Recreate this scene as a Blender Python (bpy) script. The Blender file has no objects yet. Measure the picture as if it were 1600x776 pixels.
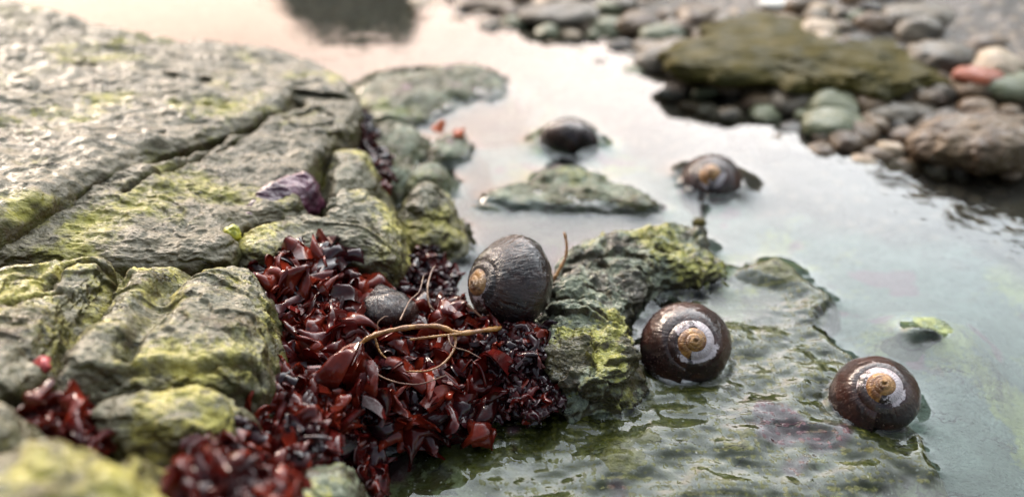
import bpy, math, random
import numpy as np
from mathutils import Vector, Matrix, noise as mnoise

random.seed(7); np.random.seed(7)
R = math.radians
C = bpy.context.scene.collection
scene = bpy.context.scene

# ------------------------------------------------------------------ camera, sky, sun, exposure
CM = 0.01                      # everything below is written in centimetres
H, PITCH, F = 14.0, 33.0, 1250.0
cp, sp = math.cos(R(PITCH)), math.sin(R(PITCH))
cam_d = bpy.data.cameras.new("camera"); cam = bpy.data.objects.new("camera", cam_d); C.objects.link(cam)
cam.location = (0, 0, H * CM); cam.rotation_euler = (R(90 - PITCH), 0, 0)
cam_d.sensor_width = 36; cam_d.lens = 36 * F / 1600
cam_d.clip_start = 0.01; cam_d.clip_end = 500
cam_d.dof.use_dof = True; cam_d.dof.focus_distance = 0.188; cam_d.dof.aperture_fstop = 7.0
scene.camera = cam

SUN_EL, SUN_AZ = 24.0, -38.0   # azimuth measured from the view direction, minus = left
sd_ = bpy.data.lights.new("sun", 'SUN'); sun = bpy.data.objects.new("sun", sd_); C.objects.link(sun)
sd_.energy = 1.5; sd_.angle = R(14); sd_.color = (1.0, 0.86, 0.72)
sdir = Vector((math.sin(R(SUN_AZ)) * math.cos(R(SUN_EL)), math.cos(R(SUN_AZ)) * math.cos(R(SUN_EL)), math.sin(R(SUN_EL))))
sun.rotation_euler = sdir.to_track_quat('Z', 'Y').to_euler()

w = bpy.data.worlds.new("World"); scene.world = w; w.use_nodes = True
nt = w.node_tree; nt.nodes.clear()
def wn(t, **k):
    n = nt.nodes.new(t)
    for a, b in k.items(): setattr(n, a, b)
    return n
out = wn('ShaderNodeOutputWorld'); bg = wn('ShaderNodeBackground'); bg2 = wn('ShaderNodeBackground'); ad = wn('ShaderNodeAddShader')
sky = wn('ShaderNodeTexSky', sky_type='NISHITA', sun_disc=False, sun_elevation=R(SUN_EL), sun_rotation=R(SUN_AZ))
nt.links.new(sky.outputs[0], bg.inputs[0]); bg.inputs[1].default_value = 0.05
# thin bright overcast: brighter and warmer low over the sea behind the pool, cooler overhead
tc = wn('ShaderNodeTexCoord'); sep = wn('ShaderNodeSeparateXYZ'); nt.links.new(tc.outputs['Generated'], sep.inputs[0])
def wm(op, a, b=None, c=None, clamp=False):
    n = wn('ShaderNodeMath', operation=op, use_clamp=clamp)
    for i, v in enumerate((a, b, c)):
        if v is None: continue
        if isinstance(v, (int, float)): n.inputs[i].default_value = v
        else: nt.links.new(v, n.inputs[i])
    return n.outputs[0]
X, Y, Z = sep.outputs[0], sep.outputs[1], sep.outputs[2]
warm = wm('ADD', wm('MULTIPLY', X, -1.05), wm('MULTIPLY', Y, 0.66))          # towards back-left
warmf = wm('MULTIPLY', wm('MULTIPLY_ADD', warm, 1.0, 0.08, True), wm('SUBTRACT', 1.7, wm('MULTIPLY', Z, 2.3), None, True), None, True)
mx = wn('ShaderNodeMix', data_type='RGBA'); nt.links.new(warmf, mx.inputs[0])
mx.inputs[6].default_value = (0.87, 0.93, 0.96, 1); mx.inputs[7].default_value = (1.0, 0.67, 0.49, 1)
nt.links.new(mx.outputs[2], bg2.inputs[0])
front = wm('MULTIPLY_ADD', Y, 0.5, 0.5)
br = wm('MULTIPLY_ADD', wm('POWER', front, 4.4), 8.8, 0.13)
br = wm('MULTIPLY', br, wm('MULTIPLY_ADD', warmf, -0.66, 1.0))
cl = wn('ShaderNodeTexNoise'); cl.inputs['Scale'].default_value = 2.6; cl.inputs['Detail'].default_value = 4
nt.links.new(tc.outputs['Generated'], cl.inputs['Vector'])
br = wm('MULTIPLY', br, wm('MULTIPLY_ADD', cl.outputs[0], 0.7, 0.65))
nt.links.new(br, bg2.inputs[1])
nt.links.new(bg.outputs[0], ad.inputs[0]); nt.links.new(bg2.outputs[0], ad.inputs[1]); nt.links.new(ad.outputs[0], out.inputs[0])

vs = scene.view_settings
vs.view_transform = 'Standard'; vs.look = 'None'; vs.exposure = 1.08; vs.gamma = 1; vs.use_curve_mapping = False
scene.cycles.max_bounces = 8; scene.cycles.transparent_max_bounces = 12
scene.cycles.caustics_reflective = False; scene.cycles.caustics_refractive = False
scene.cycles.use_denoising = True

# ------------------------------------------------------------------ maths helpers
def P(px, py, z=0.0):
    """centimetre point of height z seen at pixel (px,py)"""
    x = (px - 800) / F; u = (388 - py) / F
    d = np.array([x, cp + u * sp, -sp + u * cp])
    return np.array([0, 0, H]) + d * ((z - H) / d[2])
def depth(p):
    return p[1] * cp + (H - p[2]) * sp
def px2cm(npx, p):
    return npx * depth(p) / F

_perm = np.random.RandomState(3).permutation(4096)
_g = np.random.RandomState(5).normal(size=(4096, 3)); _g /= np.linalg.norm(_g, axis=1)[:, None]
def pnoise(p):
    p = np.asarray(p, float); i = np.floor(p).astype(int); f = p - i
    u = f * f * f * (f * (f * 6 - 15) + 10); r = np.zeros(len(p))
    for dx in (0, 1):
        for dy in (0, 1):
            for dz in (0, 1):
                h = _perm[(_perm[(_perm[(i[:, 0] + dx) & 4095] + i[:, 1] + dy) & 4095] + i[:, 2] + dz) & 4095]
                dot = ((_g[h]) * (f - (dx, dy, dz))).sum(1)
                r += dot * (u[:, 0] if dx else 1 - u[:, 0]) * (u[:, 1] if dy else 1 - u[:, 1]) * (u[:, 2] if dz else 1 - u[:, 2])
    return r
def fbm(p, sc, oc=4, gain=0.5, ridged=False):
    p = np.asarray(p, float) * sc; a = 1.0; r = np.zeros(len(p))
    for k in range(oc):
        n = pnoise(p + 17.3 * k)
        r += a * ((0.35 - np.abs(n)) if ridged else n); p = p * 2.03; a *= gain
    return r
def sstep(a, b, x):
    t = np.clip((x - a) / (b - a), 0, 1); return t * t * (3 - 2 * t)
def segdist(x, y, poly, closed=False):
    d = np.full(x.shape, 1e9); n = len(poly); inside = np.zeros(x.shape, bool)
    for i in range(n if closed else n - 1):
        ax, ay = poly[i][:2]; bx, by = poly[(i + 1) % n][:2]
        vx, vy = bx - ax, by - ay
        t = np.clip(((x - ax) * vx + (y - ay) * vy) / (vx * vx + vy * vy + 1e-12), 0, 1)
        d = np.minimum(d, np.hypot(x - ax - t * vx, y - ay - t * vy))
        if closed:
            with np.errstate(divide='ignore', invalid='ignore'):
                c = ((ay > y) != (by > y)) & (x < (bx - ax) * (y - ay) / (by - ay + 1e-12) + ax)
            inside ^= c
    return np.where(inside, d, -d) if closed else d
def closed_spline(pts, n):
    """Catmull-Rom resample of a closed outline by arc length"""
    pts = np.asarray(pts, float); m = len(pts); o = []
    for i in range(m):
        p0, p1, p2, p3 = pts[i - 1], pts[i], pts[(i + 1) % m], pts[(i + 2) % m]
        for t in np.linspace(0, 1, 24, endpoint=False):
            o.append(0.5 * (2 * p1 + (p2 - p0) * t + (2 * p0 - 5 * p1 + 4 * p2 - p3) * t * t + (3 * p1 - p0 - 3 * p2 + p3) * t ** 3))
    o = np.array(o); q = np.vstack([o, o[:1]])
    s = np.concatenate([[0], np.cumsum(np.linalg.norm(np.diff(q[:, :2], axis=0), axis=1))])
    tt = np.linspace(0, s[-1], n, endpoint=False)
    return np.stack([np.interp(tt, s, q[:, k]) for k in range(q.shape[1])], 1)

# ------------------------------------------------------------------ object helpers
def mesh_obj(name, V, Fc, mat, parent=None, base=None, smooth=True, cols=None):
    V = np.asarray(V, float)
    if parent is not None: b = np.array([0., 0, 0]) if base is None else np.asarray(base, float)
    else: b = np.array([V[:, 0].mean(), V[:, 1].mean(), V[:, 2].min()]) if base is None else np.asarray(base, float)
    Vm = (V - b) * CM
    me = bpy.data.meshes.new(name)
    Fc = np.asarray(Fc)
    if Fc.ndim == 2:
        k = Fc.shape[1]
        me.vertices.add(len(Vm)); me.vertices.foreach_set('co', Vm.astype(np.float32).ravel())
        me.loops.add(Fc.size); me.loops.foreach_set('vertex_index', Fc.ravel().astype(np.int32))
        me.polygons.add(len(Fc)); me.polygons.foreach_set('loop_start', (np.arange(len(Fc)) * k).astype(np.int32))
        me.update(calc_edges=True)
    else:
        me.from_pydata(Vm.tolist(), [], [list(f) for f in Fc])
    if smooth: me.polygons.foreach_set('use_smooth', [True] * len(me.polygons))
    if cols is not None:
        for nm, arr in cols.items():
            a = me.attributes.new(nm, 'FLOAT', 'POINT'); a.data.foreach_set('value', np.asarray(arr, np.float32))
    me.materials.append(mat)
    o = bpy.data.objects.new(name, me); C.objects.link(o)
    if parent is not None:
        o.parent = parent
    else: o.location = Vector(b * CM)
    return o
def tag(o, label=None, cat=None, group=None, kind=None):
    if label: o['label'] = label
    if cat: o['category'] = cat
    if group: o['group'] = group
    if kind: o['kind'] = kind
    return o
def empty(name, p, label, cat, group=None):
    o = bpy.data.objects.new(name, None); C.objects.link(o); o.location = Vector(np.asarray(p) * CM)
    o.empty_display_size = 0.01
    return tag(o, label, cat, group)
def up_faces(nu, nv): return grid_faces(nu, nv)[:, ::-1]
def grid_faces(nu, nv, wrap_v=False):
    i = np.arange(nu - 1)[:, None]; j = np.arange(nv if wrap_v else nv - 1)[None, :]
    j2 = (j + 1) % nv
    return np.stack([i * nv + j, i * nv + j2, (i + 1) * nv + j2, (i + 1) * nv + j], -1).reshape(-1, 4)

# ------------------------------------------------------------------ materials
class M:
    def __init__(s, name):
        s.m = bpy.data.materials.new(name); s.m.use_nodes = True; s.t = s.m.node_tree; s.t.nodes.clear()
        s.out = s.n('ShaderNodeOutputMaterial'); s.geo = s.n('ShaderNodeNewGeometry')
        v = s.n('ShaderNodeVectorMath', operation='SCALE'); s.l(s.geo.outputs['Position'], v.inputs[0]); v.inputs['Scale'].default_value = 100
        s.pos = v.outputs[0]
    def n(s, t, **k):
        n = s.t.nodes.new(t)
        for a, b in k.items(): setattr(n, a, b)
        return n
    def l(s, a, b): s.t.links.new(a, b)
    def objpos(s):
        tcn = s.n('ShaderNodeTexCoord'); v = s.n('ShaderNodeVectorMath', operation='SCALE')
        s.l(tcn.outputs['Object'], v.inputs[0]); v.inputs['Scale'].default_value = 100; s.pos = v.outputs[0]; return s
    def math(s, op, a, b=None, c=None, clamp=False):
        n = s.n('ShaderNodeMath', operation=op, use_clamp=clamp)
        for i, v in enumerate((a, b, c)):
            if v is None: continue
            if isinstance(v, (int, float)): n.inputs[i].default_value = v
            else: s.l(v, n.inputs[i])
        return n.outputs[0]
    def noise(s, sc, det=4, rough=0.55, stretch=None, off=None, dist=0):
        n = s.n('ShaderNodeTexNoise'); n.inputs['Scale'].default_value = sc; n.inputs['Detail'].default_value = det
        n.inputs['Roughness'].default_value = rough; n.inputs['Distortion'].default_value = dist
        v = s.pos
        if stretch or off:
            mp = s.n('ShaderNodeMapping'); s.l(v, mp.inputs[0])
            if stretch: mp.inputs['Scale'].default_value = stretch
            if off: mp.inputs['Location'].default_value = off
            v = mp.outputs[0]
        s.l(v, n.inputs['Vector']); return n.outputs[0]
    def ramp(s, v, a, b, lo=0.0, hi=1.0):
        n = s.n('ShaderNodeMapRange', interpolation_type='SMOOTHSTEP'); s.l(v, n.inputs[0])
        for i, x in zip((1, 2, 3, 4), (a, b, lo, hi)): n.inputs[i].default_value = x
        return n.outputs[0]
    def mix(s, f, a, b):
        n = s.n('ShaderNodeMix', data_type='RGBA')
        for i, v in ((0, f), (6, a), (7, b)):
            if isinstance(v, (int, float)): n.inputs[i].default_value = v
            elif isinstance(v, tuple): n.inputs[i].default_value = (*v, 1)
            else: s.l(v, n.inputs[i])
        return n.outputs[2]
    def attr(s, nm): return s.n('ShaderNodeAttribute', attribute_name=nm).outputs['Fac']
    def bump(s, h, dist, strength=1.0, nrm=None):
        b = s.n('ShaderNodeBump'); b.inputs['Strength'].default_value = strength; b.inputs['Distance'].default_value = dist * CM
        s.l(h, b.inputs['Height'])
        if nrm is not None: s.l(nrm, b.inputs['Normal'])
        return b.outputs[0]
    def bsdf(s, col, rough=0.5, nrm=None, **k):
        b = s.n('ShaderNodeBsdfPrincipled')
        for key, v in [('Base Color', col), ('Roughness', rough)] + list(k.items()):
            key = key.replace('_', ' ')
            if isinstance(v, tuple): b.inputs[key].default_value = (*v, 1) if len(v) == 3 and b.inputs[key].type == 'RGBA' else v
            elif isinstance(v, (int, float)): b.inputs[key].default_value = v
            else: s.l(v, b.inputs[key])
        if nrm is not None: s.l(nrm, b.inputs['Normal'])
        s.b = b; s.l(b.outputs[0], s.out.inputs[0]); return s.m

def rock_mat(name, a, b, algae, olive, alg=(0.50, 0.60), olv=(0.52, 0.62), rough=(0.22, 0.5), coat=0.35, bmp=1.0, off=0.0, purple=None, side=True, beach=False, spec=0.5, specks=False):
    s = M(name); o = (off, off * 0.7, off * 0.3)
    base = s.mix(s.ramp(s.noise(0.9, 6, 0.62, off=o), 0.35, 0.65), a, b)
    base = s.mix(s.ramp(s.noise(7, 3, 0.6), 0.45, 0.75, 0, 0.5), base, tuple(c * 0.45 for c in a))
    fine = s.noise(5.0, 5, 0.65)
    m1 = s.math('ADD', s.noise(0.33, 5, 0.6, off=(o[0] + 5, o[1], o[2])), s.math('MULTIPLY', s.math('SUBTRACT', fine, 0.5), 0.30))
    m1 = s.math('ADD', m1, s.attr('algae'))
    base = s.mix(s.ramp(m1, *alg, 0, 0.92), base, s.mix(s.ramp(s.noise(2.2, 3), 0.35, 0.65), algae, tuple(c * 0.6 for c in algae)))
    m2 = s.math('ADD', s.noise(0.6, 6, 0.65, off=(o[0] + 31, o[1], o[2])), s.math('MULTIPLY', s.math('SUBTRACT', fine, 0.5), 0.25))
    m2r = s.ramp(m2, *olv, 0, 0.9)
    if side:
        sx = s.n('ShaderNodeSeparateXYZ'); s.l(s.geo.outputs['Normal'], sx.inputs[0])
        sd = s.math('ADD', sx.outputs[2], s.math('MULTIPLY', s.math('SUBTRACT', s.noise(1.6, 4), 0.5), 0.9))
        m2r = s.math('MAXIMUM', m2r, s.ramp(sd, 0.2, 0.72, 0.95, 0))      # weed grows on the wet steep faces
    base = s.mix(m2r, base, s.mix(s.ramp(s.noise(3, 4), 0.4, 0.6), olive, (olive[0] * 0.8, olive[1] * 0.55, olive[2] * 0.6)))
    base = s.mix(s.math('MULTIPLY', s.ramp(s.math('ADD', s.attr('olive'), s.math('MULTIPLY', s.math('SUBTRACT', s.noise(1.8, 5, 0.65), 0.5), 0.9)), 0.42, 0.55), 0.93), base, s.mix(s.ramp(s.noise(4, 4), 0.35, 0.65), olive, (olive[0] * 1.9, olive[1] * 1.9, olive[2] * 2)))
    if purple:
        base = s.mix(s.ramp(s.noise(0.45, 3, 0.5, off=(60 + off, 3, 0)), 0.60, 0.66, 0, 0.8), base, purple)
    ck = s.math('ABSOLUTE', s.math('SUBTRACT', s.noise(0.5, 5, 0.6, stretch=(0.55, 1.3, 1), off=(off + 3, 1, 2)), 0.5))
    ckm = s.math('MULTIPLY', s.ramp(ck, 0.0, 0.011, 1, 0), s.ramp(s.noise(0.7, 2, off=(8, off, 1)), 0.48, 0.6))
    base = s.mix(s.math('MULTIPLY', ckm, 0.8), base, (0.03, 0.026, 0.012))
    if beach:
        pz = s.n('ShaderNodeSeparateXYZ'); s.l(s.pos, pz.inputs[0])
        vb = s.n('ShaderNodeTexVoronoi'); vb.inputs['Scale'].default_value = 1.6; s.l(s.pos, vb.inputs['Vector'])
        grv = s.mix(s.ramp(vb.outputs['Distance'], 0.1, 0.6), (0.17, 0.12, 0.075), (0.05, 0.035, 0.022))
        base = s.mix(s.ramp(s.math('ADD', s.attr('beach'), s.math('MULTIPLY', s.math('SUBTRACT', s.noise(0.5, 3), 0.5), 0.8)), 0.3, 0.6), base, grv)
        base = s.mix(s.ramp(pz.outputs[1], 36, 44), base, grv)
    r = s.ramp(s.noise(1.4, 5, 0.6, off=(9, 9, 0)), 0.35, 0.65, rough[0], rough[1])
    h = s.math('ADD', s.math('MULTIPLY', s.noise(2.2, 7, 0.62), 1.0), s.math('MULTIPLY', s.noise(9, 5, 0.6, stretch=(0.6, 1.4, 1)), 0.35))
    h = s.math('SUBTRACT', h, s.math('MULTIPLY', ckm, 0.35))
    nrm = s.bump(h, 0.22 * bmp)
    vo = s.n('ShaderNodeTexVoronoi'); vo.inputs['Scale'].default_value = 8; s.l(s.pos, vo.inputs['Vector'])
    nrm = s.bump(s.ramp(vo.outputs['Distance'], 0.0, 0.5), 0.02 * bmp, 1.0, nrm)
    if specks: base = s.mix(s.ramp(s.math('ADD', s.noise(11, 2, 0.5), s.math('MULTIPLY', s.noise(0.8, 2), 0.25)), 0.84, 0.88, 0, 0.7), base, (0.62, 0.60, 0.52))
    return s.bsdf(base, r, nrm, Coat_Weight=coat, Coat_Roughness=0.16, Specular_IOR_Level=spec)

YG, OL = (0.45, 0.39, 0.08), (0.06, 0.055, 0.013)
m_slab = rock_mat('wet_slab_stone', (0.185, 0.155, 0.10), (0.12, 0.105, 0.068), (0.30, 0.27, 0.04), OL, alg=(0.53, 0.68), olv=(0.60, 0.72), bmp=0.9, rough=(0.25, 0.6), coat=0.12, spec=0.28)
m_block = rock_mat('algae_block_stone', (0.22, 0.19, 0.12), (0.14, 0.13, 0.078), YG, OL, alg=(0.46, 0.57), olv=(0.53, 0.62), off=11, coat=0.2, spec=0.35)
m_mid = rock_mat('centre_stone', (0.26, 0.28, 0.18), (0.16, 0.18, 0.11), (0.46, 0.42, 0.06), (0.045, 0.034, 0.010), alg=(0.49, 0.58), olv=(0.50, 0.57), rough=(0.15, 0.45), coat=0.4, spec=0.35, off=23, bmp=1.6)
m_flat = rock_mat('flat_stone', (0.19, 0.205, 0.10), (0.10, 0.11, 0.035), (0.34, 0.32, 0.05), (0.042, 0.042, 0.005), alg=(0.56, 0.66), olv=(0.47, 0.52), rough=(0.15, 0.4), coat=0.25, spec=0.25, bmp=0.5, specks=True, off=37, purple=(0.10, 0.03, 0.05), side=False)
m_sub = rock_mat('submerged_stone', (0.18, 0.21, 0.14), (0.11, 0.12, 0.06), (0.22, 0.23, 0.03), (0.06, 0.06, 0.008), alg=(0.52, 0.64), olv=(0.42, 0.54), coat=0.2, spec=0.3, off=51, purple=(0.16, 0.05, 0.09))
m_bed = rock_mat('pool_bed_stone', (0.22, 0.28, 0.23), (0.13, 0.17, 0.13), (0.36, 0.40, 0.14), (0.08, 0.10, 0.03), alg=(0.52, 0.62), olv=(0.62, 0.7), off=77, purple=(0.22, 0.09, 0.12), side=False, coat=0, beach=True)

# ------------------------------------------------------------------ rocks
def spotmask(V, spots):
    m = np.zeros(len(V))
    for px, py, z, rr, am in spots:
        c = P(px, py, z); m += am * np.exp(-((V[:, 0] - c[0]) ** 2 + (V[:, 1] - c[1]) ** 2) / rr ** 2)
    return m
SPL = []                       # world samples (x,y,z) used for the water line
def rock(name, outline, zb, mat, label, cat='rock', cracks=(), flare=0.25, rnd=0.35, amp=0.22, dome=0.15, nt_=420, nr=110, ns=50, seed=0, group=None, extra=None, ret=False, fine=1.0, spots=(), terr=None):
    if terr is None: terr = 0.32 if mat is m_slab else (0.48 if mat is m_block else 0.12 if mat is m_sub else 0.6)
    """outline: (px,py,z) of the rim of the top face; the sides drop from it to zb"""
    rim = np.array([P(*q) for q in outline])
    rim = closed_spline(rim, nt_)
    A = np.c_[rim[:, 0], rim[:, 1], np.ones(len(rim))]; co, *_ = np.linalg.lstsq(A, rim[:, 2], rcond=None)
    c = rim[:, :2].mean(0)
    # ragged rim
    ang = np.linspace(0, 2 * math.pi, nt_, endpoint=False)
    size = np.sqrt(((rim[:, :2] - c) ** 2).sum(1)).mean()
    t = np.linspace(0.0, 1, nr) ** 0.75
    rows = []
    for tt in t:
        xy = c + (rim[:, :2] - c) * tt
        zp = co[0] * xy[:, 0] + co[1] * xy[:, 1] + co[2]
        zr = zp + (rim[:, 2] - (co[0] * rim[:, 0] + co[1] * rim[:, 1] + co[2])) * tt ** 2
        edge = (1 - tt) * np.sqrt(((rim[:, :2] - c) ** 2).sum(1))
        zr = zr + dome * (1 - tt ** 2) - rnd * np.clip(1 - edge / (rnd * 1.6), 0, 1) ** 2
        rows.append(np.c_[xy, zr])
    nrm2 = (rim[:, :2] - c) / np.linalg.norm(rim[:, :2] - c, axis=1)[:, None]
    last = rows[-1]
    for k in range(1, ns + 1):
        s = k / ns
        zz = last[:, 2] + (zb - last[:, 2]) * s
        outw = rnd * 0.8 * math.sin(min(1, s * 3) * math.pi / 2) + flare * s * (last[:, 2] - zb)
        rows.append(np.c_[last[:, :2] + nrm2 * np.reshape(outw, (-1, 1)) * np.ones((nt_, 1)), zz])
    V = np.array(rows); n = V.shape[0]
    # normals
    du = np.gradient(V, axis=0); dv = np.roll(V, -1, 1) - np.roll(V, 1, 1)
    N = np.cross(dv, du); N /= (np.linalg.norm(N, axis=2)[..., None] + 1e-9)
    N[:3] = (0, 0, 1)
    if N[nr // 2, :, 2].mean() < 0: N[3:] *= -1
    Vf = V.reshape(-1, 3); Nf = N.reshape(-1, 3)
    q = Vf + seed * 13.7
    qs = q * np.array([0.75, 1.15, 1.7])
    disp = amp * (1.5 * fbm(q, 0.28, 3) + 1.0 * fbm(qs, 0.9, 5, 0.55) + 0.55 * fbm(qs, 1.3, 4, 0.5, True))
    sn = fbm(q * (0.8, 1.2, 0.6) + 40, 0.28, 5, 0.5) * 4.5; fl_ = np.floor(sn)
    disp += amp * terr * (fl_ + sstep(0.40, 0.60, sn - fl_) - sn * 0.6)
    disp += amp * 0.13 * fine * fbm(qs, 5.5, 3, 0.6)
    fade = np.ones(n); fade[:3] = 0.99
    Vf = Vf + Nf * disp[:, None]
    crk = np.zeros(len(Vf))
    for poly, wd, dp in cracks:
        pw = [P(*p) for p in poly]
        jig = 0.18 * fbm(np.c_[Vf[:, :2], 0 * Vf[:, 0]], 0.8, 4)
        d = segdist(Vf[:, 0] + jig, Vf[:, 1] + jig, pw)
        ww = wd * (0.6 + 0.9 * np.abs(fbm(Vf, 0.35, 2)) * 2)
        crk = np.maximum(crk, min(1, dp * 1.2) * np.exp(-(d / (ww * 1.5)) ** 2))  # brown algae tone in the cracks, also painted dark to deepen their shade
        Vf[:, 2] -= dp * np.exp(-(d / ww) ** 2) * sstep(zb, zb + 0.8, Vf[:, 2])
    if extra is not None: Vf = extra(Vf)
    cen = len(Vf); Vall = Vf
    Fc = grid_faces(n, nt_, True)
    SPL.append(Vf)
    if ret: return Vall, Fc
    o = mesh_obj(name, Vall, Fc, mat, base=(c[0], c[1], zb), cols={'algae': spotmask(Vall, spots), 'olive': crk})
    return tag(o, label, cat, group)

# -- pool bed and bank
WL = np.array([P(*q)[:2] for q in [(-900, -60, 0), (200, -75, 0), (600, -60, 0), (700, -10, 0), (800, 20, 0), (930, 48, 0), (1020, 84, 0), (1110, 118, 0), (1200, 160, 0), (1310, 196, 0), (1420, 212, 0), (1510, 238, 0), (1640, 262, 0), (1900, 300, 0), (2600, 360, 0)]])
def side_of_bank(x, y):
    """signed distance in cm beyond the far waterline"""
    yl = np.interp(x, WL[:, 0], WL[:, 1]); d = segdist(x, y, WL)
    return np.where(y > yl, d, -d)
def bed_z(x, y):
    s = side_of_bank(x, y)
    z = np.where(s > 0, 0.22 * s, 0.22 * s)
    z = np.clip(z, -1.8, 5 + 0.02 * s)
    p = np.c_[x.ravel(), y.ravel(), 0 * x.ravel()]
    for px, py, r_, h_ in ((1440, 520, 2.0, 1.25), (1530, 450, 3.0, 0.5), (1300, 500, 3.0, 0.5), (1560, 640, 3.0, 0.6)):
        c = P(px, py, -0.3); z = z + h_ * np.exp(-((x - c[0]) ** 2 + (y - c[1]) ** 2) / r_ ** 2)
    return z + (0.7 * fbm(p, 0.16, 5)).reshape(x.shape)
gx = np.concatenate([-np.geomspace(60, 6000, 24)[::-1], np.arange(-59, 59, 0.22), np.geomspace(60, 6000, 24)])
gy = np.concatenate([-np.geomspace(10, 6000, 24)[::-1], np.arange(-9, 79, 0.22), np.geomspace(80, 6000, 24)])
GX, GY = np.meshgrid(gx, gy, indexing='ij')
GZ = bed_z(GX, GY); GZ = np.where(GY > 80, np.minimum(GZ, 6 + 0.05 * GY), GZ)
bed = mesh_obj('pool_bed', np.c_[GX.ravel(), GY.ravel(), GZ.ravel()], up_faces(len(gx), len(gy)), m_bed, base=(0, 0, 0), cols={'beach': sstep(-9, -3, side_of_bank(GX, GY)).ravel()}); tag(bed, kind='structure')

# -- big slab, left
rock('rock_slab', [(-420, 470, 5.0), (-150, 395, 4.7), (0, 338, 4.4), (115, 285, 4.1), (200, 246, 3.9), (300, 214, 3.6), (385, 184, 3.4), (440, 152, 3.3), (470, 130, 3.1), (520, 132, 2.9), (548, 150, 2.8), (556, 138, 2.7), (530, 112, 2.6), (470, 86, 2.6), (330, 66, 2.9), (200, 46, 3.3), (60, 10, 3.8), (0, -16, 4.0), (-200, -70, 4.4), (-700, -60, 5), (-900, 300, 5)], -2.5, m_slab,
     'huge grey slab with green tinge filling the upper left, ledge above the long crack', spots=[(40, 318, 4.3, 1.0, .2), (150, 150, 4, 1.5, .08), (470, 120, 3, 1.2, .12), (250, 235, 3.8, .5, .08), (330, 205, 3.5, .5, .08)], amp=0.22, nt_=1300, nr=300, ns=40, seed=1, flare=0.05, rnd=0.3,
     cracks=[([(280, 160, 3.6), (340, 160, 3.5), (345, 156, 3.5)], 0.15, 0.25), ([(240, 205, 3.8), (255, 198, 3.8)], 0.12, 0.2), ([(0, 112, 4.2), (60, 116, 4.1)], 0.08, 0.1)])
rock('rock_slab', [(-420, 560, 4.3), (-100, 425, 4.0), (0, 402, 3.7), (90, 398, 3.5), (200, 398, 3.5), (300, 398, 3.35), (355, 385, 3.25), (362, 350, 3.2), (385, 335, 3.1), (430, 330, 3.0), (470, 315, 2.95), (500, 290, 2.85), (510, 240, 2.8), (520, 210, 2.75), (548, 195, 2.65), (560, 160, 2.6), (540, 125, 2.5), (480, 120, 2.7), (300, 170, 3.2), (100, 250, 3.7), (-200, 350, 4.1), (-500, 400, 4.3)], -2.5, m_slab,
     'lower grey slab with wet rippled sheen running just beneath the long dark crack', amp=0.2, nt_=1200, nr=260, ns=60, seed=2, flare=0.04, rnd=0.28,
     cracks=[([(-150, 405, 3.8), (0, 352, 3.6), (120, 300, 3.5), (205, 260, 3.4), (300, 228, 3.2), (390, 196, 3.0), (445, 165, 2.8)], 0.36, 2.2), ([(508, 245, 2.8), (500, 280, 2.8), (488, 305, 2.8)], 0.28, 2.5), ([(195, 300, 3.6), (250, 270, 3.5), (300, 248, 3.4), (380, 212, 3.2)], 0.09, 0.35), ([(-20, 335, 4), (60, 305, 3.9), (130, 285, 3.8)], 0.2, 0.3), ([(480, 205, 2.8), (520, 190, 2.8)], .1, .3), ([(445, 190, 2.9), (490, 172, 2.8), (520, 180, 2.8)], 0.09, 0.3)])
rock('rock', [(512, 236, 2.6), (540, 228, 2.5), (576, 232, 2.4), (585, 262, 2.4), (575, 282, 2.4), (540, 292, 2.5), (514, 290, 2.6)], -2.5, m_block,
     'small square block with yellow-green patches wedged beside the end of the lower slab', seed=3, nt_=300, nr=60, amp=0.16)
rock('rock', [(368, 392, 2.8), (385, 362, 2.8), (430, 342, 2.7), (505, 335, 2.6), (530, 300, 2.5), (562, 296, 2.4), (602, 310, 2.3), (624, 345, 2.2), (620, 385, 2.2), (585, 396, 2.25), (520, 388, 2.4), (450, 392, 2.6), (400, 402, 2.75)], -2.5, m_block,
     'grey and lime block jutting out over the top of the red seaweed', seed=4, nt_=500, nr=120, amp=0.2, flare=-0.1,
     cracks=[([(575, 350, 2.3), (590, 365, 2.3)], 0.12, 0.15), ([(500, 335, 2.5), (540, 330, 2.5), (560, 315, 2.5)], 0.12, 0.15)])
rock('rock', [(622, 296, 1.7), (655, 280, 1.6), (692, 284, 1.55), (708, 310, 1.5), (704, 334, 1.5), (672, 350, 1.5), (636, 340, 1.6)], -2.5, m_block,
     'rounded dark-sided boulder standing at the water edge above the nearest snail', seed=5, nt_=360, nr=80, amp=0.22, flare=-0.05, rnd=0.6)
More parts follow.
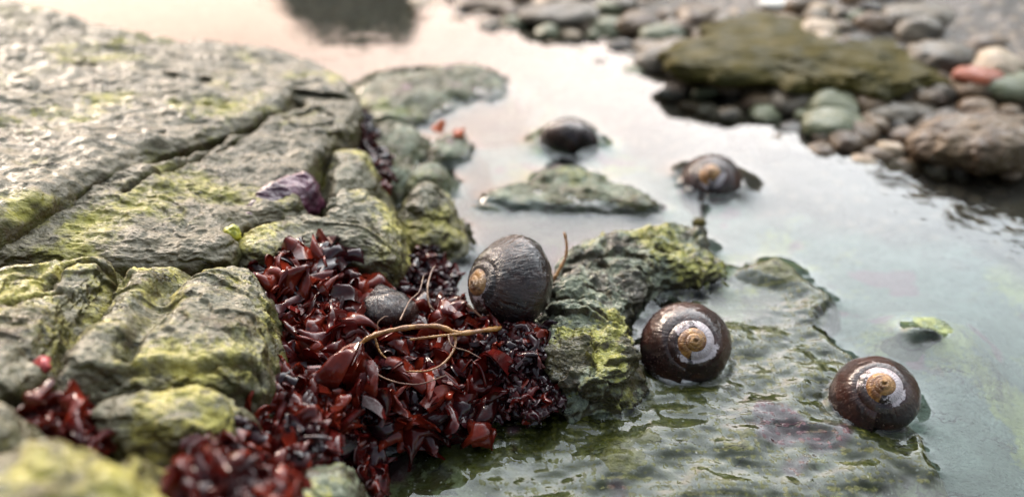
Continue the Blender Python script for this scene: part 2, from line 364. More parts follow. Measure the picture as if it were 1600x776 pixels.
# lower left blocks
rock('rock', [(196, 408, 3.75), (232, 402, 3.7), (300, 404, 3.55), (345, 403, 3.45), (395, 408, 3.4), (408, 440, 3.4), (410, 500, 3.45), (405, 550, 3.5), (372, 578, 3.6), (300, 588, 3.75), (200, 590, 3.95), (90, 592, 4.2), (85, 572, 4.2), (130, 520, 4.05), (165, 470, 3.9)], -2.5, m_block,
     'broad grooved block with yellow algae left of the red seaweed', seed=6, nt_=760, nr=170, amp=0.2, flare=-0.02,
     cracks=[([(305, 400, 3.6), (262, 440, 3.7), (238, 480, 3.8), (222, 515, 3.9), (205, 545, 4)], 0.3, 0.45), ([(110, 590, 4.2), (200, 575, 4), (300, 572, 3.8), (400, 560, 3.5)], 0.15, 0.3)])
rock('rock', [(-150, 420, 4.4), (0, 408, 4.05), (90, 404, 3.85), (165, 405, 3.75), (148, 440, 3.8), (108, 480, 4.0), (72, 530, 4.15), (20, 580, 4.4), (-150, 640, 4.7), (-300, 560, 4.8)], -2.5, m_block,
     'blurred grey-green block at the left border above the dark diagonal gap', seed=7, nt_=520, nr=140, amp=0.22,
     cracks=[([(70, 450, 4), (110, 420, 3.8), (170, 415, 3.8)], 0.15, 0.4), ([(-20, 470, 4.3), (60, 460, 4.1), (100, 455, 4)], 0.12, 0.3)])
rock('rock', [(150, 620, 3.9), (250, 608, 3.75), (330, 602, 3.55), (372, 608, 3.5), (368, 640, 3.6), (310, 672, 3.7), (230, 672, 3.85), (155, 655, 3.95)], -2.5, m_block,
     'narrow pale ledge in front of the grooved block, edged by seaweed below', seed=8, nt_=340, nr=80, amp=0.18)
rock('rock', [(-60, 640, 4.7), (20, 640, 4.5), (35, 670, 4.6), (10, 690, 4.7), (-80, 700, 4.9)], -2.5, m_block,
     'dark wet stone at the left border between two seaweed tufts', seed=18, nt_=240, nr=60, amp=0.15)
rock('rock', [(-200, 720, 5.6), (0, 706, 5.3), (90, 692, 5.2), (160, 706, 5.1), (225, 760, 5.1), (230, 860, 5.3), (0, 1000, 5.6), (-250, 900, 5.9)], -2.5, m_block,
     'very blurred yellow-green rock in the bottom left corner', seed=9, nt_=420, nr=120, amp=0.22)
rock('rock', [(178, 700, 4.8), (225, 690, 4.7), (248, 705, 4.7), (246, 740, 4.8), (215, 758, 4.9), (180, 740, 4.9)], -2.5, m_block,
     'small rounded blurred knob of stone next to the bottom left rock', seed=10, nt_=240, nr=60, amp=0.14, rnd=0.5)
rock('rock', [(460, 745, 2.6), (520, 720, 2.2), (548, 725, 2.1), (550, 800, 2.2), (520, 900, 2.6), (440, 900, 3.0)], -2.5, m_mid,
     'wet green stone at the bottom edge just beneath the red seaweed', seed=19, nt_=260, nr=70, amp=0.16)
# centre rock: two fused humps, one object
Va, Fa = rock('r', [(862, 425, 0.95), (885, 392, 0.95), (930, 372, 0.95), (990, 360, 0.9), (1050, 355, 0.85), (1100, 362, 0.8), (1126, 388, 0.72), (1122, 412, 0.68), (1065, 422, 0.7), (1015, 432, 0.8), (985, 462, 0.95), (910, 475, 1.05)], -2.5, m_mid, '', seed=12, nt_=560, nr=130, amp=0.36, flare=-0.05, rnd=0.22, ret=True,
              cracks=[([(960, 395, 0.9), (1010, 400, 0.9), (1080, 395, 0.8)], 0.12, 0.15), ([(905, 420, 1), (940, 400, 1), (950, 375, 1)], .1, .12)])
Vb, Fb = rock('r', [(860, 470, 1.15), (870, 440, 1.1), (920, 425, 1.1), (968, 432, 1.1), (985, 465, 1.1), (978, 500, 1.15), (992, 525, 1.2), (990, 560, 1.25), (975, 582, 1.3), (930, 592, 1.35), (880, 588, 1.35), (856, 560, 1.3), (850, 510, 1.2)], -2.5, m_mid, '', seed=13, nt_=620, nr=140, amp=0.36, flare=-0.12, rnd=0.22, ret=True,
              cracks=[([(845, 500, 1.2), (900, 490, 1.2), (950, 505, 1.2), (1000, 500, 1.2)], 0.12, 0.2), ([(925, 590, 1.3), (930, 560, 1.3), (915, 530, 1.2)], 0.05, 0.12), ([(955, 470, 1.1), (930, 455, 1.1), (890, 455, 1.1)], 0.08, 0.15)])
Vc = np.vstack([Va, Vb])
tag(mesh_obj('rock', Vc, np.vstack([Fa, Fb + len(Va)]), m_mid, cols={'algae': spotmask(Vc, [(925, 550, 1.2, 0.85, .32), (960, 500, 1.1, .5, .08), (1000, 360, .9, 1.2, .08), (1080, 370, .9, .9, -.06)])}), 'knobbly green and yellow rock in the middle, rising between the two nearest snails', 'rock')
# submerged and half-submerged rocks behind
def sub(outline, label, seed, zb=-3.0, flare=0.35, mat=m_sub, **k):
    return rock('submerged_rock', outline, zb, mat, label, 'rock', seed=seed, nt_=360, nr=90, ns=30, rnd=0.3, flare=flare, **k)
sub([(730, 340, -0.1), (755, 302, 0.22), (825, 276, 0.34), (870, 256, 0.38), (930, 262, 0.38), (990, 290, 0.38), (1024, 322, 0.25), (960, 350, -0.2), (850, 365, -0.45)], 'broad olive rock just under the water behind the nearest snail', 21, amp=0.22, dome=0.2)
sub([(560, 140, 0.5), (600, 112, 0.3), (680, 104, 0.24), (750, 108, 0.2), (792, 130, 0.18), (790, 152, 0.1), (740, 170, 0.0), (650, 190, 0.3), (580, 180, 0.6)], 'long flat mossy rock lying in the pool off the tip of the big slab', 22, amp=0.25)
sub([(665, 225, 0.5), (700, 205, 0.4), (730, 215, 0.3), (735, 235, 0.3), (715, 250, 0.3), (675, 250, 0.4)], 'small reddish stone topped with a seaweed scrap, behind the rounded boulder', 23, amp=0.2)
sub([(560, 200, 1.2), (620, 190, 0.8), (660, 215, 0.6), (655, 260, 0.6), (620, 280, 0.8), (580, 250, 1.1)], 'shaded wet stone in the gap right of the big slab', 24, amp=0.25)
sub([(635, 262, 0.8), (670, 252, 0.7), (700, 262, 0.6), (705, 280, 0.6), (670, 290, 0.7), (640, 285, 0.8)], 'pale pink-topped stone directly behind the rounded boulder', 28, amp=0.15)
sub([(1400, 512, 0.12), (1435, 503, 0.16), (1484, 522, 0.1), (1462, 533, 0.08), (1420, 532, 0.1)], 'tiny green rock tip breaking the water right of the middle', 25, spots=[(1440, 518, 0.1, 1.5, -0.4)], zb=-1.1, flare=0.3, mat=m_sub, amp=0.1, dome=0.12)

# -- flat rock lying at water level
FO = np.array([P(*q)[:2] for q in [(1000, 470, 0), (1060, 420, 0), (1140, 378, 0), (1230, 396, 0), (1310, 430, 0), (1355, 475, 0), (1345, 520, 0), (1400, 560, 0), (1455, 600, 0), (1505, 660, 0), (1530, 720, 0), (1600, 800, 0), (1650, 1000, 0), (300, 1000, 0), (520, 730, 0), (600, 640, 0), (800, 600, 0), (950, 560, 0)]])
st = 0.055
fx = np.arange(-6, 13.5, st); fy = np.arange(7.5, 23.5, st)
AX, AY = np.meshgrid(fx, fy, indexing='ij'); pf = np.c_[AX.ravel(), AY.ravel(), np.full(AX.size, 3.3)]
wob = fbm(pf, 0.55, 5)
d = segdist(AX.ravel(), AY.ravel(), FO, True) + 0.55 * wob
body = sstep(-0.2, 1.3, d)
topz = 0.075 + 0.30 * fbm(pf * (1, 1.35, 1), 0.36, 3) + 0.085 * fbm(pf * (0.8, 1.4, 1), 1.4, 4) + 0.12 * fbm(pf * (1, 1.3, 1), 0.6, 3, 0.5, True) - 0.03
topz += 0.02 * fbm(pf, 5, 3)
# mounds the photo shows
def mound(px, py, r, h):
    c = P(px, py, 0); return h * np.exp(-(((pf[:, 0] - c[0]) ** 2 + (pf[:, 1] - c[1]) ** 2) / r ** 2))
for a in [(1235, 422, 1.1, .24), (1325, 458, .7, .22), (1160, 400, .7, .12), (1130, 480, .8, -.18), (1050, 455, .9, -0.12), (1200, 500, .7, -.04), (1180, 700, 1.1, .1), (1260, 650, .8, .06), (1460, 640, .6, .08), (1080, 620, .6, .08), (1500, 720, .8, .08), (950, 720, 1.2, .05), (760, 700, .9, .05), (1380, 640, .8, -.05), (1290, 590, .7, .06)]: topz += mound(*a)
# dips towards the gully on the left
gl = P(600, 776, 0); topz -= 0.35 * sstep(3.2, 0.2, np.hypot(pf[:, 0] - gl[0], pf[:, 1] - gl[1]))
fz = (-3.0 + (3.0 + topz) * body).reshape(AX.shape)
Vfl = np.c_[AX.ravel(), AY.ravel(), fz.ravel()]
fl = mesh_obj('flat_rock', Vfl, up_faces(len(fx), len(fy)), m_flat, base=(0, 15, -3), cols={'olive': sstep(-0.05, 0.12, Vfl[:, 2] + 0.05 * fbm(pf, 0.5, 2)) * 0.9 + 0.55 * np.exp(-((Vfl[:, 0] - P(780, 690)[0]) ** 2 + (Vfl[:, 1] - P(780, 690)[1]) ** 2) / 7.0) + 0.35 * np.exp(-((Vfl[:, 0] - P(1290, 440)[0]) ** 2 + (Vfl[:, 1] - P(1290, 440)[1]) ** 2) / 3.0)}); tag(fl, 'wide flat olive-grey rock awash in a thin film of water, lower right', 'rock')  # olive algae tone painted dark on raised parts, gully and rim, imitating missing reflection
SPL.append(Vfl)

# ------------------------------------------------------------------ snails
def shell_mat(name, dark, brown, wrinkle=1.0, dullness=0.5):
    s = M(name).objpos()
    col = s.mix(s.ramp(s.noise(1.6, 5, 0.6), 0.4, 0.62), dark, brown)
    col = s.mix(s.ramp(s.noise(14, 3, 0.6), 0.62, 0.72, 0, 0.6), col, (0.25, 0.17, 0.13))
    wht = s.math('MULTIPLY', s.ramp(s.math('ADD', s.attr('white'), s.math('MULTIPLY', s.math('SUBTRACT', s.noise(2.4, 6, 0.75), 0.5), 2.3)), 0.42, 0.55), 0.9)
    col = s.mix(wht, col, s.mix(s.noise(6, 3), (0.62, 0.55, 0.55), (0.42, 0.33, 0.34)))
    org = s.ramp(s.math('ADD', s.attr('orange'), s.math('MULTIPLY', s.math('SUBTRACT', s.noise(4, 4), 0.5), 0.5)), 0.4, 0.6)
    col = s.mix(org, col, s.mix(s.ramp(s.noise(5, 4), 0.4, 0.6), (0.38, 0.19, 0.055), (0.15, 0.06, 0.02)))
    gr = s.attr('growth')                                       # runs across the growth lines
    w = s.n('ShaderNodeTexNoise'); w.noise_dimensions = '2D'
    cb = s.n('ShaderNodeCombineXYZ'); s.l(gr, cb.inputs[0]); s.l(s.attr('across'), cb.inputs[1]); s.l(cb.outputs[0], w.inputs['Vector'])
    w.inputs['Scale'].default_value = 1.0; w.inputs['Detail'].default_value = 4; w.inputs['Roughness'].default_value = 0.6
    nrm = s.bump(w.outputs[0], 0.055 * wrinkle)
    nrm = s.bump(s.noise(3.2, 6, 0.65, dist=0.6), 0.13 * wrinkle, 1, nrm)
    rg = s.ramp(s.noise(3.0, 5, 0.6, off=(4, 4, 4)), 0.42, 0.58, 0.05, dullness)
    rg = s.math('MAXIMUM', rg, s.math('MULTIPLY', org, 0.35))
    m_ = s.bsdf(col, rg, nrm, Coat_Weight=0.8, Coat_Roughness=0.035, Specular_IOR_Level=0.06)
    film = s.bump(s.math('ADD', s.noise(2.2, 3, 0.5, dist=0.5), s.math('MULTIPLY', w.outputs[0], 0.35)), 0.075 * wrinkle)   # the water film follows only the coarser ridges
    s.l(film, s.b.inputs['Coat Normal']); return m_
m_shell = shell_mat('dark_shell', (0.012, 0.006, 0.006), (0.032, 0.013, 0.009), 1.3, 0.2)
m_shell2 = shell_mat('brown_shell', (0.018, 0.008, 0.008), (0.045, 0.016, 0.011), 0.7, 0.22)
s = M('snail_foot'); m_foot = s.bsdf(s.mix(s.ramp(s.noise(9, 3), .4, .6), (0.7, 0.66, 0.62), (0.5, 0.42, 0.38)), 0.25, Coat_Weight=0.5)
s = M('snail_dark_foot'); m_dfoot = s.bsdf(s.mix(s.ramp(s.noise(9, 3), .4, .6), (0.02, 0.014, 0.012), (0.05, 0.03, 0.025)), 0.2, Coat_Weight=0.6)

SNAIL_PTS = []
def snail(center, axis, spin, Rr, label, mat, foot_dir=None, foot_mat=None, W=1.75, W2=1.38, T=0.98, b=0.58, whiteband=1.0, orange=1.0, WP=1.6, seed=0):
    """helicospiral turban shell: apex points along axis"""
    k = math.log(W) / (2 * math.pi); turns = 4.6; nth = 300; nph = 56
    th = np.linspace(-turns * 2 * math.pi, 0, nth); ph = np.linspace(-math.pi, math.pi, nph, endpoint=False)
    TH, PH = np.meshgrid(th, ph, indexing='ij'); A = np.where(TH < -2 * math.pi, np.exp(k * (TH + 2 * math.pi)) / W2, np.exp(math.log(W2) * TH / (2 * math.pi)))
    Dd, a = 0.46, 0.54
    sq = 1 + 0.05 * np.cos(4 * PH)
    rad = (Dd + a * np.cos(PH) * sq); zz = -T + b * np.sin(PH) * sq - 0.10 * np.cos(PH)
    close = np.ones_like(A)
    Vx = A * rad * np.cos(TH + spin); Vy = A * rad * np.sin(TH + spin); Vz = A * zz
    V = np.stack([Vx, Vy, Vz], -1)
    nz = fbm(V.reshape(-1, 3) * 1.0 + seed * 7.1, 2.2, 4).reshape(TH.shape)
    wr = fbm(np.c_[(TH * 5.5).ravel(), (PH * 0.9).ravel(), np.full(TH.size, seed)], 1.0, 3).reshape(TH.shape)
    V = V * (1 + 0.035 * nz + 0.018 * wr)[..., None]
    V *= Rr
    cen = np.array([0.0, 0, -T * 0.62 * Rr])
    # frame
    z = Vector(axis).normalized(); q = z.to_track_quat('Z', 'Y').to_matrix(); q = np.array(q)
    Vw = (V - cen) @ q.T
    # attributes
    tn = TH / (2 * math.pi)
    orange_a = sstep(-1.9, -2.1, tn) * orange
    white_a = np.clip(sstep(-2.1, -1.95, tn) * (1.0 * sstep(-0.95, -1.2, tn) + 0.9 * sstep(-0.55, -0.95, tn) * sstep(1.15, 1.5, PH)), 0, 1) * whiteband * (0.72 + 0.38 * np.cos(TH - WP))
    gr = TH * 9.0 * 1.0; ac = PH * 1.3
    root = empty('sea_snail', center, label, 'snail', None)
    i_sp = int(nth * (turns - 1.0) / turns)
    def part(nm, i0, i1, cap=False):
        v = Vw[i0:i1].reshape(-1, 3); f = grid_faces(i1 - i0, nph, True)
        cols = {n_: x[i0:i1].ravel() for n_, x in (('orange', orange_a), ('white', white_a), ('growth', gr), ('across', ac))}
        return mesh_obj(nm, v, f, mat, root, cols=cols)
    part('spire', 0, i_sp + 1); part('body_whorl', i_sp, nth)
    # aperture plug (operculum), slightly recessed
    rim = Vw[-1]; cc = rim.mean(0); rr = [cc + (rim - cc) * t for t in (0.985, 0.7, 0.35, 0.02)]
    nrm = np.cross(rim[0] - cc, rim[nph // 4] - cc); nrm /= np.linalg.norm(nrm)
    rr = [r_ + nrm * 0.05 * Rr * (1 - t) * 0 for r_, t in zip(rr, (1, .7, .3, 0))]
    mesh_obj('operculum', np.vstack(rr), grid_faces(4, nph, True), m_dfoot, root)
    SNAIL_PTS.append(Vw.reshape(-1, 3) + np.asarray(center))
    # foot: flattened pad under the shell
    if foot_dir is not None:
        n1, n2 = 14, 40; fr = []
        for i in range(n1):
            lat = (i / (n1 - 1) - 0.5) * math.pi
            for j in range(n2):
                lo = j / n2 * 2 * math.pi
                fr.append(((0.80 * math.cos(lat) * math.cos(lo)) * (1 + 0.05 * math.sin(3 * lo)) * 0.7, 0.45 * math.cos(lat) * math.sin(lo), 0.20 * math.sin(lat)))
        fr = np.array(fr) * Rr + np.asarray(foot_dir)
        mesh_obj('foot', fr, grid_faces(n1, n2, True), foot_mat or m_dfoot, root)
    return root

def toward_cam(p, up=0.0, right=0.0):
    v = Vector((0 - p[0], 0 - p[1], H - p[2])).normalized()
    return v + Vector((right, 0, up))
c1 = P(778, 446, 2.1)
snail(c1, (-0.80, -0.50, 0.42), -2.6, 1.42, 'glossy black snail perched above the red seaweed, its worn orange tip facing left', m_shell, (0.15, 0.1, -0.95), T=1.02, b=0.66, whiteband=0.45, seed=1)
c2 = P(1080, 537, 0.95)
snail(c2, toward_cam(c2, 0.16, 0.14), -1.8, 1.30, 'dark brown snail with bright white ring round an orange tip, beside the knobbly middle rock', m_shell2, (-0.22, -0.1, -0.78), m_foot, seed=2)
c3 = P(1375, 612, 0.80)
snail(c3, toward_cam(c3, 0.62, 0.05), -1.5, 1.16, 'reddish-brown snail with cream and orange tip, farthest right on the flat wet rock', m_shell2, (0.2, 0.0, -0.8), WP=2.6, W=1.68, seed=3)
c4 = P(897, 212, 0.22)
snail(c4, (0.3, 0.85, 0.5), 2.0, 1.42, 'blurred black snail half under water, the farthest back in the pool', m_shell, (0.0, 0, -0.7), whiteband=0.0, orange=0, seed=4)
c5 = P(1112, 280, 0.42)
snail(c5, toward_cam(c5, 0.65, -0.12), -1.6, 1.30, 'blurred half-submerged snail with pinkish-orange tip in open water, right of the farthest one', m_shell2, (0, 0, -0.7), whiteband=0.55, WP=0.2, W=1.65, seed=5)
c6 = P(600, 478, 1.75)
snail(c6, (-0.2, 0.5, 0.85), 0.5, 1.0, 'dark olive snail tucked under the jutting block, half buried in red seaweed', m_shell, (0, 0, -0.6), whiteband=0, orange=0, seed=6)

# ------------------------------------------------------------------ water with real menisci
ws = 0.075
wx = np.arange(-14, 34, ws); wy = np.arange(7, 58, ws)
top = np.full((len(wx), len(wy)), -9.0)
def splat(V):
    i = np.round((V[:, 0] - wx[0]) / ws).astype(int); j = np.round((V[:, 1] - wy[0]) / ws).astype(int)
    ok = (i >= 0) & (j >= 0) & (i < len(wx)) & (j < len(wy)); np.maximum.at(top, (i[ok], j[ok]), V[ok, 2])
for V in SPL: splat(V)
ring = []
for V in SNAIL_PTS: splat(V[(V[:, 2] < 1.2) & (V[:, 2] > -0.1)])
# fill pin holes
for _ in range(2):
    nb = np.maximum.reduce([np.roll(top, 1, 0), np.roll(top, -1, 0), np.roll(top, 1, 1), np.roll(top, -1, 1)])
    top = np.where(top < -8, np.where(nb > -8, nb, top), top)
HM = 0.25
dry = top > 0.03
hgt = np.where(dry, np.clip(top, 0.03, HM), 0.0); fixed = hgt.copy()
L2 = (0.42 / ws) ** 2
for _ in range(180):
    a = (np.roll(hgt, 1, 0) + np.roll(hgt, -1, 0) + np.roll(hgt, 1, 1) + np.roll(hgt, -1, 1))
    hgt = np.where(dry, fixed, a / (4 + 1 / L2))
hgt[:2] = hgt[-2:] = 0; hgt[:, :2] = hgt[:, -2:] = 0
far = np.geomspace(1, 300, 12)
wxa = np.concatenate([wx[0] - far[::-1], wx, wx[-1] + far]); wya = np.concatenate([wy[0] - far[:6][::-1], wy, wy[-1] + far])
hh = np.zeros((len(wxa), len(wya))); hh[12:12 + len(wx), 6:6 + len(wy)] = hgt
WX, WY = np.meshgrid(wxa, wya, indexing='ij')
s = M('pool_water')
fr = s.n('ShaderNodeFresnel'); fr.inputs['IOR'].default_value = 1.42
rip = s.math('ADD', s.noise(0.55, 3, 0.5, stretch=(1, 1, 1)), s.math('MULTIPLY', s.noise(2.2, 2, 0.5), 0.10))
nb_ = s.bump(rip, 0.018); s.l(nb_, fr.inputs['Normal'])
gl_ = s.n('ShaderNodeBsdfGlossy'); gl_.inputs['Roughness'].default_value = 0.02; s.l(nb_, gl_.inputs['Normal'])
tr = s.n('ShaderNodeBsdfTransparent'); tr.inputs['Color'].default_value = (0.93, 0.97, 0.96, 1)
mxs = s.n('ShaderNodeMixShader'); s.l(fr.outputs[0], mxs.inputs[0]); s.l(tr.outputs[0], mxs.inputs[1]); s.l(gl_.outputs[0], mxs.inputs[2]); s.l(mxs.outputs[0], s.out.inputs[0])
m_water = s.m
wat = mesh_obj('water', np.c_[WX.ravel(), WY.ravel(), hh.ravel()], up_faces(len(wxa), len(wya)), m_water, base=(0, 0, 0)); tag(wat, kind='structure')

# ------------------------------------------------------------------ hills / shore skyline mirrored in the pool
pts = []; az = np.linspace(-1.5, 1.5, 500)
el_x = [-1.5, -0.75, -0.33, -0.265, -0.20, -0.13, -0.10, -0.06, 0.03, 0.16, 0.28, 0.42, 0.53, 0.60, 1.0, 1.5]
el_y = [8, 8, 10, 15.5, 17.0, 16.5, 13.5, 14.5, 15.3, 16, 18, 21.5, 24, 25, 22, 12]
el = np.interp(az, el_x, el_y); jag = fbm(np.c_[az * 30, 0 * az, 0 * az], 1, 5, 0.6) * 1.3
rows = []
D0 = 400.0
hz = D0 * np.tan(np.radians(el + jag))
for t, dd in ((0, 0), (0.3, 12), (0.6, 30), (0.85, 50), (1.0, 70), (0.9, 130), (0.5, 220), (0, 300)):
    r_ = D0 + dd - 70
    zz = hz * t + (0 if t in (0, 1.0) else 1) * 10 * fbm(np.c_[az * 14, 0 * az + dd, 0 * az], 1, 4)
    rows.append(np.c_[np.sin(az) * r_, np.cos(az) * r_, zz - (5 if t == 0 else 0)])
s = M('shore_hill'); mhill = s.bsdf(s.mix(s.ramp(s.noise(0.02, 6), .4, .6), (0.10, 0.085, 0.012), (0.16, 0.11, 0.03)), 0.9)
hill = mesh_obj('hills', np.vstack(rows), grid_faces(8, len(az)), mhill, base=(0, 0, 0)); tag(hill, kind='structure')

# ------------------------------------------------------------------ stones of the far bank
def stone_mat(name, a, b, sp_=(0.22, 0.20, 0.17), rg=(.35, .6), ct=0.08):
    a, b = tuple(x * 0.85 for x in a), tuple(x * 0.85 for x in b)
    s = M(name)
    col = s.mix(s.ramp(s.noise(0.8, 5), .35, .65), a, b); col = s.mix(s.ramp(s.noise(5, 4), .62, .72, 0, .6), col, sp_)
    return s.bsdf(col, s.ramp(s.noise(1, 3), .4, .6, *rg), s.bump(s.noise(3, 5), 0.08), Coat_Weight=ct, Coat_Roughness=0.2, Specular_IOR_Level=0.25)
SM = {'brown': stone_mat('brown_stone', (0.075, 0.045, 0.025), (0.15, 0.10, 0.055)),
      'grey': stone_mat('grey_stone', (0.085, 0.068, 0.048), (0.17, 0.135, 0.095)),
      'tan': stone_mat('tan_stone', (0.28, 0.20, 0.13), (0.40, 0.31, 0.21)),
      'green': stone_mat('green_stone', (0.11, 0.12, 0.065), (0.17, 0.17, 0.10)),
      'dark': stone_mat('dark_stone', (0.04, 0.035, 0.03), (0.08, 0.065, 0.05)),
      'red': stone_mat('red_stone', (0.32, 0.085, 0.035), (0.24, 0.06, 0.028)),
      'white': stone_mat('white_stone', (0.60, 0.58, 0.52), (0.70, 0.68, 0.62)),
      'moss': stone_mat('moss_stone', (0.04, 0.034, 0.005), (0.075, 0.058, 0.008), (0.13, 0.10, 0.015), (.7, .9), 0.0)}
def ico(n=3):
    import bmesh
    bm = bmesh.new(); bmesh.ops.create_icosphere(bm, subdivisions=n, radius=1.0)
    V = np.array([v.co[:] for v in bm.verts]); Fc = np.array([[v.index for v in f.verts] for f in bm.faces]); bm.free(); return V, Fc
IV, IF = ico(4); IV5, IF5 = ico(6)
def stone(p, rx, ry, rz, rot, mat, label, seed, group=None, name='pebble', cat='pebble', amp=0.16, hi=False):
    V, Fc = (IV5, IF5) if hi else (IV, IF)
    V = np.sign(V) * np.abs(V) ** 0.92
    V0 = V * (rx, ry, rz) / ((rx + ry) / 2)
    V = V * (1 + amp * 1.6 * fbm(V0 + seed * 3.1, 1.1, 4 if not hi else 7, 0.55)[:, None])
    V = V * (rx, ry, rz); c_, s_ = math.cos(rot), math.sin(rot)
    V = np.c_[V[:, 0] * c_ - V[:, 1] * s_, V[:, 0] * s_ + V[:, 1] * c_, V[:, 2]] + p
    return tag(mesh_obj(name, V, Fc, mat), label, cat, group)
def bank_at(px, py):
    z = 0.0
    for _ in range(6):
        p = P(px, py, z); z = float(bed_z(np.array([p[0]]), np.array([p[1]]))[0])
        z = max(-1.5, min(z, 6))
    return P(px, py, z)
HAND = [  # px, py, width px, height px, material, label
    (1285, 62, 430, 140, 'moss', 'very big olive mossy boulder lying across the far bank'),
    (1530, 210, 210, 120, 'brown', 'large brown boulder with white specks at the right border of the bank'),
    (1520, 134, 74, 36, 'red', 'brick-red pebble on top of the large brown boulder'),
    (1578, 130, 110, 52, 'green', 'grey-green stone behind the brick-red pebble at the right border'),
    (1298, 188, 96, 50, 'green', 'pale grey-green pebble at the waterline, middle of the bank'),
    (1150, 85, 100, 62, 'tan', 'light brown rounded stone left of the mossy boulder'),
    (1050, 85, 120, 70, 'grey', 'grey-brown stone at the waterline next to the light brown one'),
    (1195, 155, 74, 42, 'brown', 'dark brown oval pebble at the waterline under the mossy boulder'),
    (1240, 122, 80, 40, 'tan', 'cream-coloured stone touching the foot of the mossy boulder'),
    (1320, 140, 90, 44, 'tan', 'tan stone in the middle of the pebble row under the mossy boulder'),
    (1385, 172, 90, 44, 'grey', 'grey pebble between the pale grey-green pebble and the brown boulder'),
    (1450, 150, 60, 36, 'brown', 'small brown stone left of the brick-red pebble'),
    (1420, 210, 60, 40, 'brown', 'brown pebble half in water left of the large brown boulder'),
    (1250, 6, 130, 22, 'white', 'flat whitish slab at the top edge on the mossy boulder'),
    (1560, 60, 120, 60, 'tan', 'light tan stone near the upper right corner'),
    (1470, 85, 110, 60, 'grey', 'grey stone right behind the mossy boulder'),
    (1590, 90, 90, 40, 'brown', 'brown stone under the light tan one near the right border'),
    (880, 18, 130, 44, 'grey', 'wide grey stone at the top edge above the farthest snail'),
    (770, 6, 110, 30, 'brown', 'brown stone at the top edge left of the wide grey one'),
    (1000, 35, 80, 50, 'brown', 'brown stone at the top, upper left of the grey-brown waterline stone'),
    (1430, 20, 120, 46, 'grey', 'grey stone at the top edge behind the mossy boulder'),
    (1530, 15, 100, 40, 'green', 'green-grey stone at the top edge near the right corner'),
    (960, 8, 60, 30, 'green', 'green stone at the top edge right of the wide grey one'),
    (1080, 40, 80, 36, 'brown', 'brown stone on the bank left of the mossy boulder'),
]
for i, (px, py, wpx, hpx, mt, lb) in enumerate(HAND):
    p = bank_at(px, py + hpx * 0.25); w_ = px2cm(wpx, p) / 2; h_ = px2cm(hpx, p) / 2
    rz = h_ * (0.40 if mt == 'moss' else 0.7); ry = min(w_ * 0.85, h_ * (2.6 if mt == 'moss' else 2.1))
    hi = wpx > 180
    if wpx > 180 and mt != 'moss': ry = h_ * 1.3
    p = p + np.array([0, 0, rz * 0.45 + (0.5 if mt == 'red' else -0.3 if mt == 'moss' else 0)])
    o = stone(p, w_, ry, rz, -0.25 if mt == 'moss' else 0.2 * math.sin(i * 2.3), SM[mt], lb, i + 1, amp=0.3 if mt == 'moss' else 0.2, name='boulder' if wpx > 180 else 'stone', cat='boulder' if wpx > 180 else 'stone', hi=hi)
rs = np.random.RandomState(11); cnt = 0; placed = []
cols_ = ['brown', 'grey', 'tan', 'green', 'dark', 'brown', 'brown', 'grey']
protos = []
for _try in range(7000):
    if cnt >= 240: break
    px = rs.uniform(640, 1640); py = rs.uniform(-12, 285)
    p = bank_at(px, py); sdv = float(side_of_bank(np.array([p[0]]), np.array([p[1]]))[0])
    if sdv < -3.0: continue
    if sdv < -0.8 and rs.rand() < 0.5: continue
    r_ = rs.uniform(0.5, 1.5) if sdv > 0 else rs.uniform(0.5, 1.0)
    if any((p[0] - a) ** 2 + (p[1] - b) ** 2 < (0.6 * (r_ + c)) ** 2 for a, b, c in placed): continue
    placed.append((p[0], p[1], r_)); cn = cols_[rs.randint(len(cols_))]; cnt += 1
    where = 'under water at the foot of' if sdv < -0.3 else 'on'
    stone(p + np.array([0, 0, 0.1]), r_, r_ * rs.uniform(.65, .95), r_ * rs.uniform(.4, .65), rs.uniform(0, 3), SM[cn],
          'small %s pebble %s the stony far bank' % (cn, where), 100 + cnt, 'small %s pebbles %s the far bank' % (cn, 'under water by' if sdv < -0.3 else 'on'))

# ------------------------------------------------------------------ red seaweed
def weed_mat(name, a, b, trans=0.25, rough=0.14):
    s = M(name)
    col = s.mix(s.ramp(s.noise(1.3, 4), .38, .62), a, b)
    nr_ = s.bump(s.noise(3.0, 3, 0.5), 0.05)
    bs = s.n('ShaderNodeBsdfPrincipled'); s.l(col, bs.inputs['Base Color']); bs.inputs['Roughness'].default_value = rough; s.l(nr_, bs.inputs['Normal'])
    bs.inputs['Specular IOR Level'].default_value = 0.25; bs.inputs['Coat Weight'].default_value = 0.5; bs.inputs['Coat Roughness'].default_value = 0.06
    t = s.n('ShaderNodeBsdfTranslucent'); s.l(s.mix(0.5, col, (0.35, 0.03, 0.015)), t.inputs[0]); s.l(nr_, t.inputs[1])
    m = s.n('ShaderNodeMixShader'); m.inputs[0].default_value = trans
    s.l(bs.outputs[0], m.inputs[1]); s.l(t.outputs[0], m.inputs[2]); s.l(m.outputs[0], s.out.inputs[0]); return s.m
m_red = weed_mat('red_seaweed', (0.10, 0.008, 0.006), (0.035, 0.004, 0.004), 0.3)
m_bright = weed_mat('bright_red_seaweed', (0.19, 0.021, 0.009), (0.09, 0.009, 0.005), 0.3, 0.1)
m_blk = weed_mat('black_seaweed', (0.035, 0.007, 0.009), (0.012, 0.004, 0.006), 0.1)
s = M('dark_mat'); m_mat = s.bsdf(s.mix(s.ramp(s.noise(2, 4), .4, .6), (0.012, 0.005, 0.004), (0.03, 0.012, 0.008)), 0.2, s.bump(s.noise(3, 5), 0.15), Coat_Weight=0.3)
